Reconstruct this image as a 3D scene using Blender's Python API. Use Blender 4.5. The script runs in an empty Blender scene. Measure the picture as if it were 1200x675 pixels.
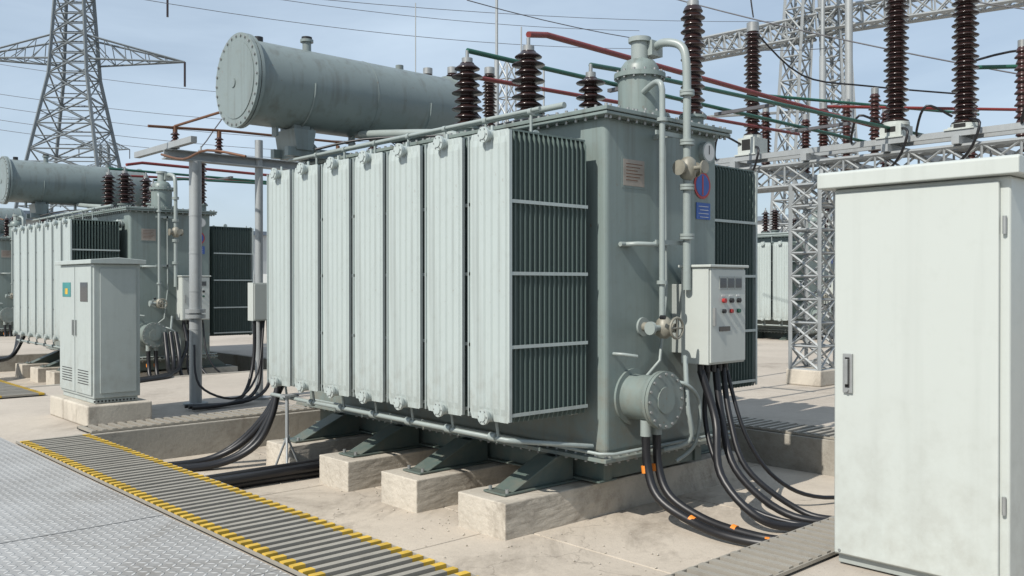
import bpy, math, random
from mathutils import Vector, Matrix
random.seed(7)
scene = bpy.context.scene
pi = math.pi

# ------------------------------------------------------------------ materials
def new_mat(name):
    m = bpy.data.materials.new(name); m.use_nodes = True
    nt = m.node_tree; b = nt.nodes['Principled BSDF']
    return m, nt, b
def N(nt, t, **kw):
    n = nt.nodes.new(t)
    for k, v in kw.items(): setattr(n, k, v)
    return n
def math_n(nt, op, a, b=None, c=None, clamp=False):
    n = N(nt, 'ShaderNodeMath', operation=op); n.use_clamp = clamp
    for i, x in enumerate((a, b, c)):
        if x is None: continue
        if isinstance(x, (int, float)): n.inputs[i].default_value = x
        else: nt.links.new(x, n.inputs[i])
    return n.outputs[0]
def noise(nt, vec, scale, detail=4, rough=.55, dist=0):
    n = N(nt, 'ShaderNodeTexNoise'); n.inputs['Scale'].default_value = scale
    n.inputs['Detail'].default_value = detail; n.inputs['Roughness'].default_value = rough
    n.inputs['Distortion'].default_value = dist
    nt.links.new(vec, n.inputs['Vector']); return n.outputs['Fac']
def mapping(nt, vec, sc):
    n = N(nt, 'ShaderNodeMapping'); n.inputs['Scale'].default_value = sc
    nt.links.new(vec, n.inputs['Vector']); return n.outputs[0]
def ramp(nt, fac, p0, p1):
    n = N(nt, 'ShaderNodeMapRange'); n.inputs[1].default_value = p0; n.inputs[2].default_value = p1
    nt.links.new(fac, n.inputs[0]); return n.outputs[0]
def mix(nt, fac, a, b, blend='MIX'):
    n = N(nt, 'ShaderNodeMix', data_type='RGBA', blend_type=blend)
    if isinstance(fac, (int, float)): n.inputs[0].default_value = fac
    else: nt.links.new(fac, n.inputs[0])
    for i, x in ((6, a), (7, b)):
        if isinstance(x, tuple): n.inputs[i].default_value = (*x[:3], 1)
        else: nt.links.new(x, n.inputs[i])
    return n.outputs[2]
def bump(nt, b, h, strength, dist=.01):
    n = N(nt, 'ShaderNodeBump'); n.inputs['Strength'].default_value = strength
    n.inputs['Distance'].default_value = dist
    nt.links.new(h, n.inputs['Height']); nt.links.new(n.outputs[0], b.inputs['Normal'])

def paint(name, col, rough=.42, metal=0, dirt=.35, dirtcol=(.11, .095, .07), streak=.35, spots=0.0, spec=.5, wave=.12, grime=0.0):
    m, nt, b = new_mat(name)
    co = N(nt, 'ShaderNodeTexCoord').outputs['Object']
    a = ramp(nt, noise(nt, co, 1.5, 4, .6), .32, .7)
    c = mix(nt, math_n(nt, 'MULTIPLY', a, min(1, dirt * .8)), col, tuple(x * .74 for x in col))
    s = ramp(nt, noise(nt, mapping(nt, co, (8, 8, .4)), 1.1, 3, .6), .52, .74)
    c = mix(nt, math_n(nt, 'MULTIPLY', s, streak), c, tuple(x * .55 + y * .25 for x, y in zip(col, dirtcol)))
    g0 = noise(nt, co, 7, 5, .7); g = ramp(nt, g0, .55, .76)
    c = mix(nt, math_n(nt, 'MULTIPLY', g, dirt), c, tuple(x * .5 + y * .5 for x, y in zip(col, dirtcol)))
    if grime:
        sx = N(nt, 'ShaderNodeSeparateXYZ'); nt.links.new(co, sx.inputs[0])
        low = math_n(nt, 'MULTIPLY', ramp(nt, sx.outputs[2], 1.15, .1), ramp(nt, g0, .38, .62))
        c = mix(nt, math_n(nt, 'MULTIPLY', low, grime), c, (.20, .175, .135))
        hi = math_n(nt, 'MULTIPLY', ramp(nt, sx.outputs[2], 2.0, 3.0), s)
        c = mix(nt, math_n(nt, 'MULTIPLY', hi, grime * .8), c, (.10, .095, .08))
    if spots:
        r = ramp(nt, noise(nt, co, 20, 4, .6), .65, .69)
        c = mix(nt, math_n(nt, 'MULTIPLY', math_n(nt, 'MULTIPLY', r, ramp(nt, a, .4, .9)), spots), c, (.15, .065, .03))
    nt.links.new(c, b.inputs['Base Color'])
    b.inputs['Metallic'].default_value = metal
    nt.links.new(math_n(nt, 'ADD', math_n(nt, 'MULTIPLY', g0, .35), rough - .17), b.inputs['Roughness'])
    b.inputs['Specular IOR Level'].default_value = spec
    bump(nt, b, noise(nt, co, 3.2, 2), wave, .03)
    return m

def concrete(name, col, scale=1.0, crack=True, stain=.6, dark=(.15, .125, .10)):
    m, nt, b = new_mat(name)
    co = N(nt, 'ShaderNodeTexCoord').outputs['Object']
    a = ramp(nt, noise(nt, co, .9 * scale, 5, .62, .4), .35, .68)
    c = mix(nt, math_n(nt, 'MULTIPLY', a, stain * .7), col, tuple(x * .62 for x in col))
    a2 = ramp(nt, noise(nt, co, .5 * scale, 7, .74, 1.2), .51, .66)
    c = mix(nt, math_n(nt, 'MULTIPLY', a2, stain * .85), c, dark)
    g0 = noise(nt, co, 12 * scale, 6, .72); g = ramp(nt, g0, .3, .75)
    c = mix(nt, math_n(nt, 'MULTIPLY', g, .35), c, tuple(min(1, x * 1.25) for x in col))
    g2 = ramp(nt, noise(nt, co, 60 * scale, 2, .7), .60, .73)
    c = mix(nt, math_n(nt, 'MULTIPLY', g2, .45), c, tuple(x * .42 for x in col))
    if crack:
        v = N(nt, 'ShaderNodeTexVoronoi', feature='DISTANCE_TO_EDGE'); v.inputs['Scale'].default_value = .3
        wn = N(nt, 'ShaderNodeTexNoise'); wn.inputs['Scale'].default_value = 1.8; wn.inputs['Detail'].default_value = 5
        nt.links.new(co, wn.inputs['Vector'])
        va = N(nt, 'ShaderNodeVectorMath', operation='MULTIPLY_ADD')
        nt.links.new(wn.outputs['Color'], va.inputs[0]); va.inputs[1].default_value = (1, 1, 1)
        nt.links.new(co, va.inputs[2]); nt.links.new(va.outputs[0], v.inputs['Vector'])
        k = math_n(nt, 'SUBTRACT', 1, ramp(nt, v.outputs['Distance'], .0005, .003))
        c = mix(nt, math_n(nt, 'MULTIPLY', k, .35), c, (.10, .085, .07))
    nt.links.new(c, b.inputs['Base Color']); b.inputs['Roughness'].default_value = .88
    b.inputs['Specular IOR Level'].default_value = .25
    bump(nt, b, g0, .5, .012)
    return m

def checker_plate(name):
    m, nt, b = new_mat(name)
    co = N(nt, 'ShaderNodeTexCoord').outputs['Object']
    sx = N(nt, 'ShaderNodeSeparateXYZ'); nt.links.new(co, sx.inputs[0])
    S = 1 / .056
    u = math_n(nt, 'MULTIPLY', sx.outputs[0], S); v = math_n(nt, 'MULTIPLY', sx.outputs[1], S)
    par = math_n(nt, 'FLOORED_MODULO', math_n(nt, 'ADD', math_n(nt, 'FLOOR', u), math_n(nt, 'FLOOR', v)), 2)
    sg = math_n(nt, 'SUBTRACT', math_n(nt, 'MULTIPLY', par, 2), 1)
    fu = math_n(nt, 'SUBTRACT', math_n(nt, 'FRACT', u), .5); fv = math_n(nt, 'SUBTRACT', math_n(nt, 'FRACT', v), .5)
    fs = math_n(nt, 'MULTIPLY', fv, sg)
    p = math_n(nt, 'MULTIPLY', math_n(nt, 'ADD', fu, fs), .707 / .47)
    q = math_n(nt, 'MULTIPLY', math_n(nt, 'SUBTRACT', fu, fs), .707 / .15)
    e = math_n(nt, 'ADD', math_n(nt, 'MULTIPLY', p, p), math_n(nt, 'MULTIPLY', q, q))
    h = math_n(nt, 'SUBTRACT', 1, ramp(nt, e, .35, 1.1))
    a = ramp(nt, noise(nt, co, 1.1, 6, .68, .5), .35, .68)
    c = mix(nt, a, (.35, .345, .335), (.23, .225, .215))
    c = mix(nt, math_n(nt, 'MULTIPLY', ramp(nt, noise(nt, co, .7, 7, .72, 1.0), .52, .66), .6), c, (.17, .15, .125))
    c = mix(nt, math_n(nt, 'MULTIPLY', h, .8), c, (.58, .58, .57))
    nt.links.new(c, b.inputs['Base Color']); b.inputs['Metallic'].default_value = .05
    nt.links.new(math_n(nt, 'ADD', math_n(nt, 'MULTIPLY', a, .25), .38), b.inputs['Roughness'])
    bump(nt, b, h, 1.0, .006)
    return m

def plain(name, col, rough=.5, metal=0, spec=.5, var=.25):
    m, nt, b = new_mat(name)
    co = N(nt, 'ShaderNodeTexCoord').outputs['Object']
    f = noise(nt, co, 8, 4, .6)
    nt.links.new(mix(nt, math_n(nt, 'MULTIPLY', ramp(nt, f, .35, .7), var * 2, clamp=True), col, tuple(x * .6 for x in col)), b.inputs['Base Color'])
    b.inputs['Roughness'].default_value = rough; b.inputs['Metallic'].default_value = metal
    b.inputs['Specular IOR Level'].default_value = spec
    return m

TANK = paint('tank_paint', (.185, .23, .22), .40, dirt=.40, streak=.5, spots=.5, grime=.6)
RAD = paint('radiator_paint', (.385, .435, .425), .34, dirt=.25, streak=.5, spots=.35, grime=.5)
RADSHADE = paint('radiator_shaded_paint', (.105, .145, .135), .5, dirt=.3, streak=.3)  # radiator paint darkened: shade between the fins put into the colour
FRAME = paint('frame_paint', (.085, .12, .11), .5, dirt=.5, spots=.5, grime=.3)
CONS = paint('conservator_paint', (.19, .23, .228), .40, dirt=.5, streak=.6, spots=.7, grime=.35)
PIPE = paint('pipe_paint', (.27, .31, .30), .4, dirt=.45, spots=.3)
CABW = paint('cabinet_paint', (.445, .475, .45), .34, dirt=.12, streak=.16, wave=.06, grime=.22)
KIOSK = paint('kiosk_paint', (.37, .41, .395), .4, dirt=.25, streak=.25, grime=.3)
CABTRIM = paint('cabinet_trim_paint', (.31, .335, .32), .4, dirt=.2)
GALV = paint('galvanised_steel', (.34, .36, .365), .48, metal=.3, dirt=.45)
TOWERM = plain('tower_steel', (.17, .195, .21), .6, .2)
CONC = concrete('pit_concrete', (.475, .42, .35), stain=.78)
CONCG = concrete('yard_concrete', (.43, .385, .33), .6, crack=False)
PADC = concrete('pad_concrete', (.48, .44, .375), 2.2, crack=False, stain=.85)
CURB = concrete('curb_concrete', (.33, .31, .27), 1.5, crack=False, stain=.8)
CHECK = checker_plate('checker_plate_steel')
BROWN = plain('brown_porcelain', (.024, .012, .011), .2, 0, .6, .15)
RUSTRED = plain('red_brown_porcelain', (.045, .018, .016), .28, 0, .5)
BLACK = plain('black_rubber', (.011, .011, .013), .42, 0, .5)
DARK = plain('dark_void', (.012, .012, .012), .8)
YEL = plain('yellow_paint', (.62, .40, .05), .6, var=.45)
ORANGE = plain('orange_tape', (.75, .24, .03), .5)
RED = plain('red_bus_paint', (.19, .028, .024), .45)
GREEN = plain('green_bus_paint', (.016, .09, .06), .45)
BLUE = plain('blue_enamel', (.025, .09, .33), .35)
REDS = plain('red_enamel', (.36, .03, .03), .35)
WHITE = plain('white_plastic', (.6, .6, .58), .4, var=.1)
BRASS = plain('weathered_valve_metal', (.27, .26, .215), .5, .15, var=.45)
STEEL = plain('bolt_steel', (.34, .35, .345), .4, .5)
COPPER = plain('copper_strap', (.17, .085, .05), .5, .4)
GLASS = plain('dark_glass', (.03, .035, .04), .08, 0, .8)
BEIGE = plain('rating_plate_metal', (.31, .275, .24), .4, .2)
TEAL = plain('teal_label', (.03, .22, .22), .4)
GRATE = paint('grating_steel', (.33, .305, .26), .5, metal=.1, dirt=.6)
ALU = plain('conductor_aluminium', (.12, .12, .13), .6, .3)
BWALL = paint('building_wall', (.48, .50, .50), .8, dirt=.3)
BLUEROOF = plain('roof_sheet', (.17, .21, .26), .5)

# ------------------------------------------------------------------ mesh builder
class M:
    def __init__(s): s.v = []; s.f = []; s.mi = []; s.sm = []; s.mats = []; s.cur = 0
    def use(s, mat):
        if mat not in s.mats: s.mats.append(mat)
        s.cur = s.mats.index(mat); return s
    def add(s, vs, fs, smooth=False):
        o = len(s.v); s.v += [tuple(v) for v in vs]
        for f in fs:
            s.f.append([i + o for i in f]); s.mi.append(s.cur); s.sm.append(smooth)
    def box(s, x0, x1, y0, y1, z0, z1):
        vs = [(x, y, z) for z in (z0, z1) for y in (y0, y1) for x in (x0, x1)]
        s.add(vs, [(0, 2, 3, 1), (4, 5, 7, 6), (0, 1, 5, 4), (2, 6, 7, 3), (0, 4, 6, 2), (1, 3, 7, 5)])
    def prism_y(s, poly, y0, y1):   # poly in XZ
        n = len(poly)
        vs = [(x, y0, z) for x, z in poly] + [(x, y1, z) for x, z in poly]
        s.add(vs, [tuple(range(n)), tuple(range(2 * n - 1, n - 1, -1))] + [(i, i + n, (i + 1) % n + n, (i + 1) % n) for i in range(n)])
    def frame(s, d):
        d = d.normalized(); up = Vector((0, 0, 1)) if abs(d.z) < .95 else Vector((1, 0, 0))
        a = d.cross(up).normalized(); return a, a.cross(d).normalized()
    def cyl(s, p0, p1, r0, r1=None, n=16, caps=True):
        r1 = r0 if r1 is None else r1
        p0 = Vector(p0); p1 = Vector(p1); a, b = s.frame(p1 - p0)
        ring = lambda p, r: [p + (a * math.cos(2 * pi * i / n) + b * math.sin(2 * pi * i / n)) * r for i in range(n)]
        A = ring(p0, r0); B = ring(p1, r1)
        s.add(A + B, [(i, (i + 1) % n, (i + 1) % n + n, i + n) for i in range(n)], n > 5)
        if caps:
            s.add(A, [tuple(range(n))[::-1]]); s.add(B, [tuple(range(n))])
    def bar(s, p0, p1, w):
        s.cyl(p0, p1, w * .7, n=4, caps=False)
    def lathe(s, base, axis, prof, n=20):
        base = Vector(base); axis = Vector(axis).normalized(); a, b = s.frame(axis)
        vs = []
        for r, z in prof:
            vs += [base + axis * z + (a * math.cos(2 * pi * i / n) + b * math.sin(2 * pi * i / n)) * r for i in range(n)]
        fs = []
        for k in range(len(prof) - 1):
            fs += [(k * n + i, k * n + (i + 1) % n, (k + 1) * n + (i + 1) % n, (k + 1) * n + i) for i in range(n)]
        s.add(vs, fs, True)
    def tube(s, pts, r, n=10, sub=0):
        pts = [Vector(p) for p in pts]
        if sub:
            P = [pts[0]] + pts + [pts[-1]]; out = []
            for i in range(1, len(P) - 2):
                for k in range(sub):
                    t = k / sub; p0, p1, p2, p3 = P[i - 1:i + 3]
                    out.append(.5 * ((2 * p1) + (p2 - p0) * t + (2 * p0 - 5 * p1 + 4 * p2 - p3) * t * t + (3 * p1 - p0 - 3 * p2 + p3) * t ** 3))
            pts = out + [pts[-1]]
        a, b = s.frame(pts[1] - pts[0]); vs = []
        for i, p in enumerate(pts):
            d = (pts[min(i + 1, len(pts) - 1)] - pts[max(i - 1, 0)]).normalized()
            a = (a - d * a.dot(d)).normalized(); b = a.cross(d)
            vs += [p + (a * math.cos(2 * pi * k / n) + b * math.sin(2 * pi * k / n)) * r for k in range(n)]
        fs = [(j * n + k, j * n + (k + 1) % n, (j + 1) * n + (k + 1) % n, (j + 1) * n + k) for j in range(len(pts) - 1) for k in range(n)]
        s.add(vs, fs, True)
        s.add(vs[:n], [tuple(range(n))]); s.add(vs[-n:], [tuple(range(n))])
    def insul(s, base, h, rc, rs, n, mat, axis=(0, 0, 1), seg=18, alt=True):
        s.use(mat); prof = [(rc, 0)]; p = h / n
        for i in range(n):
            z = i * p; R = rs if (not alt or i % 2 == 0) else rs * .82
            prof += [(rc, z + .1 * p), (R * .98, z + .22 * p), (R, z + .3 * p), (R * .93, z + .42 * p), (rc * 1.15, z + .78 * p), (rc, z + .95 * p)]
        prof += [(rc, h)]
        s.lathe(base, axis, prof, seg)
    def obj(s, name, parent=None, bevel=0, seg=2):
        o0 = Vector(parent.location) if parent else Vector((0, 0, 0))
        me = bpy.data.meshes.new(name)
        me.from_pydata([(x - o0.x, y - o0.y, z - o0.z) for x, y, z in s.v], [], s.f)
        for m in s.mats: me.materials.append(m)
        me.polygons.foreach_set('material_index', s.mi); me.polygons.foreach_set('use_smooth', s.sm)
        me.update()
        import bmesh
        bm = bmesh.new(); bm.from_mesh(me); bmesh.ops.recalc_face_normals(bm, faces=bm.faces); bm.to_mesh(me); bm.free()
        ob = bpy.data.objects.new(name, me); scene.collection.objects.link(ob)
        if parent: ob.parent = parent
        if bevel:
            md = ob.modifiers.new('bevel', 'BEVEL'); md.width = bevel; md.segments = seg; md.limit_method = 'ANGLE'; md.angle_limit = math.radians(50)
        return ob
def empty(name, loc):
    e = bpy.data.objects.new(name, None); e.location = loc; e.empty_display_size = .3
    scene.collection.objects.link(e); return e
def copy_tree(src, loc, name=None):
    e = empty(name or 'power_transformer', loc)
    for c in list(src.children):
        k = c.copy(); k.parent = e; scene.collection.objects.link(k)
    return e
# site axes: d = metres out from the survey point, r = metres right of it
def at(d, r, z): return (.679 * d + .734 * r, .734 * d - .679 * r, z)

# ------------------------------------------------------------------ TRANSFORMER
T = empty('power_transformer', (6.3, 7.2, 0))
X0, X1, Y0, Y1 = 5.52, 7.08, 4.85, 9.55

m = M(); m.use(TANK); m.box(X0, X1, Y0, Y1, .2, 2.98); m.obj('tank_body', T, .045, 4)
m = M(); m.use(TANK)
m.box(X0 - .09, X1 + .09, Y0 - .09, Y1 + .09, 2.965, 2.99)
m.box(X0 - .1, X1 + .1, Y0 - .1, Y1 + .1, 2.996, 3.03)
m.box(X0 - .11, X1 + .11, Y0 - .1, Y1 + .1, .165, .198)
m.box(X0 + .12, X1 - .12, Y0 + .15, Y1 - .15, 3.03, 3.06)
m.obj('tank_flanges', T, .005)
m = M(); m.use(STEEL)
def bolt(x, y, z0, z1, r=.014): m.cyl((x, y, z0), (x, y, z1), r, n=6)
y = Y0 - .05
while y < Y1 + .06:
    for x in (X0 - .05, X1 + .05): bolt(x, y, 2.94, 3.055); bolt(x, y, .14, .22)
    y += .11
x = X0
while x < X1:
    bolt(x, Y0 - .05, 2.94, 3.055); bolt(x, Y0 - .05, .14, .22); x += .11
m.obj('flange_bolts', T)

# base frame, skids, feet
m = M(); m.use(FRAME)
m.box(5.62, 5.72, 4.95, 9.45, -.03, .165); m.box(6.88, 6.98, 4.95, 9.45, -.03, .165)
m.box(5.56, 5.78, 4.95, 9.45, -.045, -.03)
m.box(5.72, 6.88, 4.97, 5.05, -.028, .165)
PADY = [(5.05, 5.62), (6.17, 6.70), (7.24, 7.76), (8.35, 8.85)]
for a, b in PADY:
    c = (a + b) / 2
    m.box(4.74, 7.7, c - .13, c + .13, -.066, -.05)
    for dy in (-.08, .08):
        m.prism_y([(4.86, -.05), (5.56, -.05), (5.56, .163), (5.34, .163)], c + dy - .009, c + dy + .009)
        m.prism_y([(7.05, -.05), (7.6, -.05), (7.3, .163), (7.05, .163)], c + dy - .009, c + dy + .009)
    m.add([(4.84, c - .11, -.048), (4.84, c + .11, -.048), (5.33, c + .11, .164), (5.33, c - .11, .164),
           (4.86, c - .11, -.05), (4.86, c + .11, -.05), (5.36, c + .11, .15), (5.36, c - .11, .15)],
          [(0, 1, 2, 3), (4, 7, 6, 5), (0, 4, 5, 1), (2, 6, 7, 3), (0, 3, 7, 4), (1, 5, 6, 2)])
m.use(STEEL)
for a, b in PADY:
    c = (a + b) / 2
    for dy in (-.1, .1): m.cyl((4.79, c + dy, -.05), (4.79, c + dy, -.02), .016, n=6)
m.obj('base_frame', T, .004)

# radiators --------------------------------------------------------
RX0, RX1, RZ0, RZ1 = 4.52, 5.375, .56, 2.76
def radiator_mesh():
    m = M(); W = .462; npan = 17
    def panel(xc, mat):
        m.use(mat)
        fl = 5; pts = []
        ys = [(-W / 2, .003), (-W / 2 + .018, .003)]
        pw = (W - .05) / fl
        for i in range(fl):
            y = -W / 2 + .025 + i * pw
            ys += [(y + .004, .003), (y + .016, .0155), (y + pw - .016, .0155), (y + pw - .004, .003)]
        ys += [(W / 2 - .018, .003), (W / 2, .003)]
        ring = [(-t, y) for y, t in ys] + [(t, y) for y, t in reversed(ys)]
        n = len(ring); levels = [(RZ0, .25, .90), (RZ0 + .05, .3, 1), (RZ0 + .10, 1, 1), (RZ1 - .10, 1, 1), (RZ1 - .05, .3, 1), (RZ1, .25, .90)]
        vs = []
        for z, k, w in levels:
            for x, y in ring:
                sgn = 1 if x > 0 else -1
                vs.append((xc + sgn * (.003 + (abs(x) - .003) * k), y * w, z))
        fs = []
        for l in range(len(levels) - 1):
            fs += [(l * n + i, l * n + (i + 1) % n, (l + 1) * n + (i + 1) % n, (l + 1) * n + i) for i in range(n)]
        fs += [tuple(range(n)), tuple(range((len(levels) - 1) * n, len(levels) * n))]
        m.add(vs, fs)
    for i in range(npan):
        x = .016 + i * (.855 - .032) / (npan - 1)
        panel(x, RAD if i == 0 else RADSHADE)
    m.use(RAD)
    for z in (RZ0 + .06, 1.13, 1.68, 2.22):
        for y0, y1 in ((-W / 2 - .008, -W / 2 - .001), (W / 2 + .001, W / 2 + .008)):
            m.box(0, .855, y0, y1, z - .013, z + .013)
    for y0, y1 in ((-W / 2 - .01, -W / 2 - .001), (W / 2 + .001, W / 2 + .01)):
        m.box(-.002, .026, y0, y1, RZ0 + .012, RZ1 - .012)
    m.use(RADSHADE); m.box(.02, .85, -W / 2 + .02, W / 2 - .02, RZ1 - .012, RZ1 + .002)
    for z in (RZ1 - .03, RZ0 + .035):
        m.use(RAD)
        m.cyl((-.035, 0, z), (1.01, 0, z), .045, n=16)
        m.cyl((-.058, 0, z), (-.035, 0, z), .060, n=24)
        m.cyl((-.066, 0, z), (-.058, 0, z), .035, n=16)
        for xx in (.885, .935): m.cyl((xx, 0, z), (xx + .018, 0, z), .08, n=18)
        m.use(STEEL)
        for a in range(6):
            m.cyl((-.064, .047 * math.cos(a * pi / 3), z + .047 * math.sin(a * pi / 3)), (-.056, .047 * math.cos(a * pi / 3), z + .047 * math.sin(a * pi / 3)), .006, n=6)
    m.use(RAD)
    m.cyl((.04, 0, RZ1), (.04, 0, RZ1 + .05), .012, n=8); m.cyl((.5, -.01, RZ1 + .03), (.5, .01, RZ1 + .03), .04, n=14)
    return m
ro = radiator_mesh().obj('radiator', None); rme = ro.data; bpy.data.objects.remove(ro)
for i in range(7):
    for side in (0, 1):
        o = bpy.data.objects.new('radiator_' + str(i + 1) + ('a' if side == 0 else 'b'), rme)
        scene.collection.objects.link(o); o.parent = T
        yc = 4.90 + .25 + i * .546
        if side == 0: o.location = Vector((RX0 + random.uniform(-.006, .006), yc, 0)) - T.location
        else:
            o.location = Vector((8.10, yc + .15, 0)) - T.location; o.rotation_euler = (0, 0, pi)
        o.rotation_euler.z += random.uniform(-.008, .008)

# conservator -----------------------------------------------------
m = M(); m.use(CONS)
cy, cz, R = 9.2, 3.81, .455
m.lathe((4.52, cy, cz), (1, 0, 0), [(0, 0), (R, 0), (R, .001), (R, 2.82), (R * .97, 2.87), (R * .8, 2.93), (R * .4, 2.97), (0, 2.98)], 48)
m.cyl((4.44, cy, cz), (4.475, cy, cz), R + .055, n=48); m.cyl((4.485, cy, cz), (4.52, cy, cz), R + .055, n=48)
m.cyl((4.432, cy, cz), (4.44, cy, cz), R - .04, n=40)
m.cyl((7.28, cy, cz), (7.31, cy, cz), R + .03, n=40)
m.cyl((5.98, cy, cz), (5.99, cy, cz), R + .004, n=48)
m.cyl((5.3, cy, cz + R - .02), (5.3, cy, cz + R + .11), .05); m.cyl((5.3, cy, cz + R + .11), (5.3, cy, cz + R + .14), .075)
m.cyl((6.6, cy, cz + R - .02), (6.6, cy, cz + R + .06), .05)
for xx in (5.15, 6.75):
    m.box(xx - .10, xx + .10, cy - .16, cy + .16, 3.02, cz - R + .06)
    m.prism_y([(xx - .14, cz - R - .02), (xx + .14, cz - R - .02), (xx + .10, cz - R - .25), (xx - .10, cz - R - .25)], cy - .22, cy + .22)
    m.tube([(xx, cy + (R + .006) * math.sin(a), cz + (R + .006) * math.cos(a)) for a in [k * pi / 12 for k in range(6, 19)]], .012, 6)
m.box(4.95, 7.2, cy - .2, cy - .12, 3.03, 3.13); m.box(4.95, 7.2, cy + .12, cy + .2, 3.03, 3.13)
for xx in (4.9, 5.9, 7.0):
    m.box(xx - .015, xx + .015, cy - .05, cy + .05, cz - R - .1, cz - R + .03)
m.obj('conservator', T)
m = M(); m.use(STEEL)
for i in range(28):
    a = 2 * pi * i / 28; yy = cy + (R + .022) * math.cos(a); zz = cz + (R + .022) * math.sin(a)
    m.cyl((4.425, yy, zz), (4.53, yy, zz), .014, n=6)
m.use(CONS); m.cyl((4.42, cy + .05, cz - .02), (4.432, cy + .05, cz - .02), .05, n=20)
m.use(BLACK); m.cyl((4.70, cy - .0, cz + R + .0), (4.70, cy, cz + R + .06), .05)
m.use(BLACK); m.cyl((5.3, cy, cz + R + .14), (5.3, cy, cz + R + .17), .06)
m.obj('conservator_bolts', T)

# pipes on conservator & radiators
m = M(); m.use(PIPE)
m.tube([(4.97, 5.05, 2.98), (4.97, 9.0, 2.97)], .017)
m.tube([(5.30, 5.1, 3.06), (5.30, 8.9, 3.06), (5.3, 9.1, 3.2), (5.3, 9.1, 3.4)], .026)
for i in range(7):
    yc = 5.15 + i * .546
    m.tube([(4.97, yc, 2.72), (4.97, yc, 2.97)], .012, 8); m.cyl((4.97, yc - .02, 2.97), (4.97, yc + .02, 2.97), .028)
m.tube([(4.62, 8.75, .43), (4.62, 5.06, .41), (4.70, 5.0, .40), (5.45, 4.93, .28)], .020)
m.tube([(5.40, 9.2, .26), (5.40, 4.80, .24), (5.48, 4.72, .24), (7.15, 4.72, .24)], .014)
for i in range(7):
    yc = 5.15 + i * .546
    m.tube([(4.62, yc, .42), (4.60, yc, .56)], .012, 8); m.cyl((4.62, yc + .02, .42), (4.62, yc + .09, .42), .034)
m.tube([(5.9, 9.0, 3.36), (5.9, 8.4, 3.3), (6.1, 7.6, 3.22), (6.1, 7.3, 3.08)], .045, 12, 5)
m.cyl((6.1, 7.9, 3.15), (6.1, 7.65, 3.13), .09)
m.use(COPPER); m.tube([(4.4, 8.9, 2.95), (4.2, 9.4, 3.05), (4.15, 9.9, 3.0), (4.1, 10.4, 3.1)], .014, 8, 4)
m.use(BLACK); m.tube([(5.0, 8.5, 3.04), (5.35, 8.1, 3.14), (5.8, 7.4, 3.14), (6.0, 6.8, 3.08)], .014, 8, 4)
m.tube([(5.60, 5.2, 3.05), (5.58, 6.0, 3.08), (5.62, 7.0, 3.05), (5.6, 8.8, 3.05)], .012, 8, 4)
m.obj('oil_pipes', T)

# lid gear: bushings, turret
m = M()
def bushing(x, y, zt, rc, rs, n, tr=.11, base=.12, z0=3.05, mat=BROWN):
    m.use(TANK); m.cyl((x, y, z0 - .02), (x, y, z0 + base), tr, n=24); m.cyl((x, y, z0 + base), (x, y, z0 + base + .025), tr + .03, n=24)
    m.use(STEEL)
    for i in range(8): m.cyl((x + (tr + .012) * math.cos(i * pi / 4), y + (tr + .012) * math.sin(i * pi / 4), z0 + base + .02), (x + (tr + .012) * math.cos(i * pi / 4), y + (tr + .012) * math.sin(i * pi / 4), z0 + base + .045), .011, n=6)
    m.insul((x, y, z0 + base + .02), zt - z0 - base - .1, rc, rs, n, mat)
    m.use(STEEL); m.cyl((x, y, zt - .09), (x, y, zt - .03), rc * .8); m.cyl((x, y, zt - .03), (x, y, zt + .05), .018, n=8)
bushing(5.9, 6.15, 3.88, .07, .16, 8)
bushing(5.9, 7.05, 3.93, .07, .16, 8)
bushing(6.3, 5.72, 3.62, .06, .14, 5)
bushing(6.98, 5.05, 4.28, .07, .115, 16, .10, .1)
bushing(6.6, 6.9, 3.9, .06, .13, 7)
bushing(6.6, 7.8, 3.9, .06, .13, 7)
m.obj('bushings', T)
m = M(); m.use(TANK)
tx, ty = 6.2, 5.05
m.cyl((tx, ty, 3.04), (tx, ty, 3.08), .26, n=32); m.cyl((tx, ty, 3.08), (tx, ty, 3.40), .19, n=32)
m.cyl((tx, ty, 3.40), (tx, ty, 3.44), .225, n=32)
m.lathe((tx, ty, 3.44), (0, 0, 1), [(.17, 0), (.165, .06), (.13, .11), (.06, .14), (0, .145)], 28)
m.use(PIPE); m.cyl((tx, ty, 3.55), (tx, ty, 3.74), .075); m.cyl((tx, ty, 3.72), (tx, ty, 3.76), .10)
m.box(tx + .02, tx + .17, ty - .12, ty + .06, 3.60, 3.73)
m.use(STEEL)
for i in range(14):
    a = 2 * pi * i / 14; m.cyl((tx + .207 * math.cos(a), ty + .207 * math.sin(a), 3.385), (tx + .207 * math.cos(a), ty + .207 * math.sin(a), 3.46), .012, n=6)
    m.cyl((tx + .235 * math.cos(a), ty + .235 * math.sin(a), 3.08), (tx + .235 * math.cos(a), ty + .235 * math.sin(a), 3.10), .012, n=6)
m.use(PIPE)
m.tube([(tx + .12, ty - .05, 3.67), (6.26, 4.84, 3.69), (6.29, 4.68, 3.64), (6.29, 4.62, 3.50), (6.29, 4.61, 3.2)], .036, 14, 6)
m.tube([(6.29, 4.61, 3.22), (6.29, 4.61, 1.55)], .034, 14)
for z in (2.78, 2.40, 1.98, 3.2): m.cyl((6.29, 4.61, z), (6.29, 4.61, z + .022), .062, n=20); m.cyl((6.29, 4.61, z + .026), (6.29, 4.61, z + .048), .062, n=20)
m.tube([(5.99, 4.64, 3.22), (5.99, 4.64, 1.33)], .025, 12)
m.tube([(5.99, 4.64, 3.2), (5.99, 4.66, 3.27), (6.02, 4.75, 3.29), (6.1, 4.95, 3.24)], .025, 12, 4)
for z in (2.95, 1.6): m.cyl((5.99, 4.64, z), (5.99, 4.64, z + .03), .045)
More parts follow.
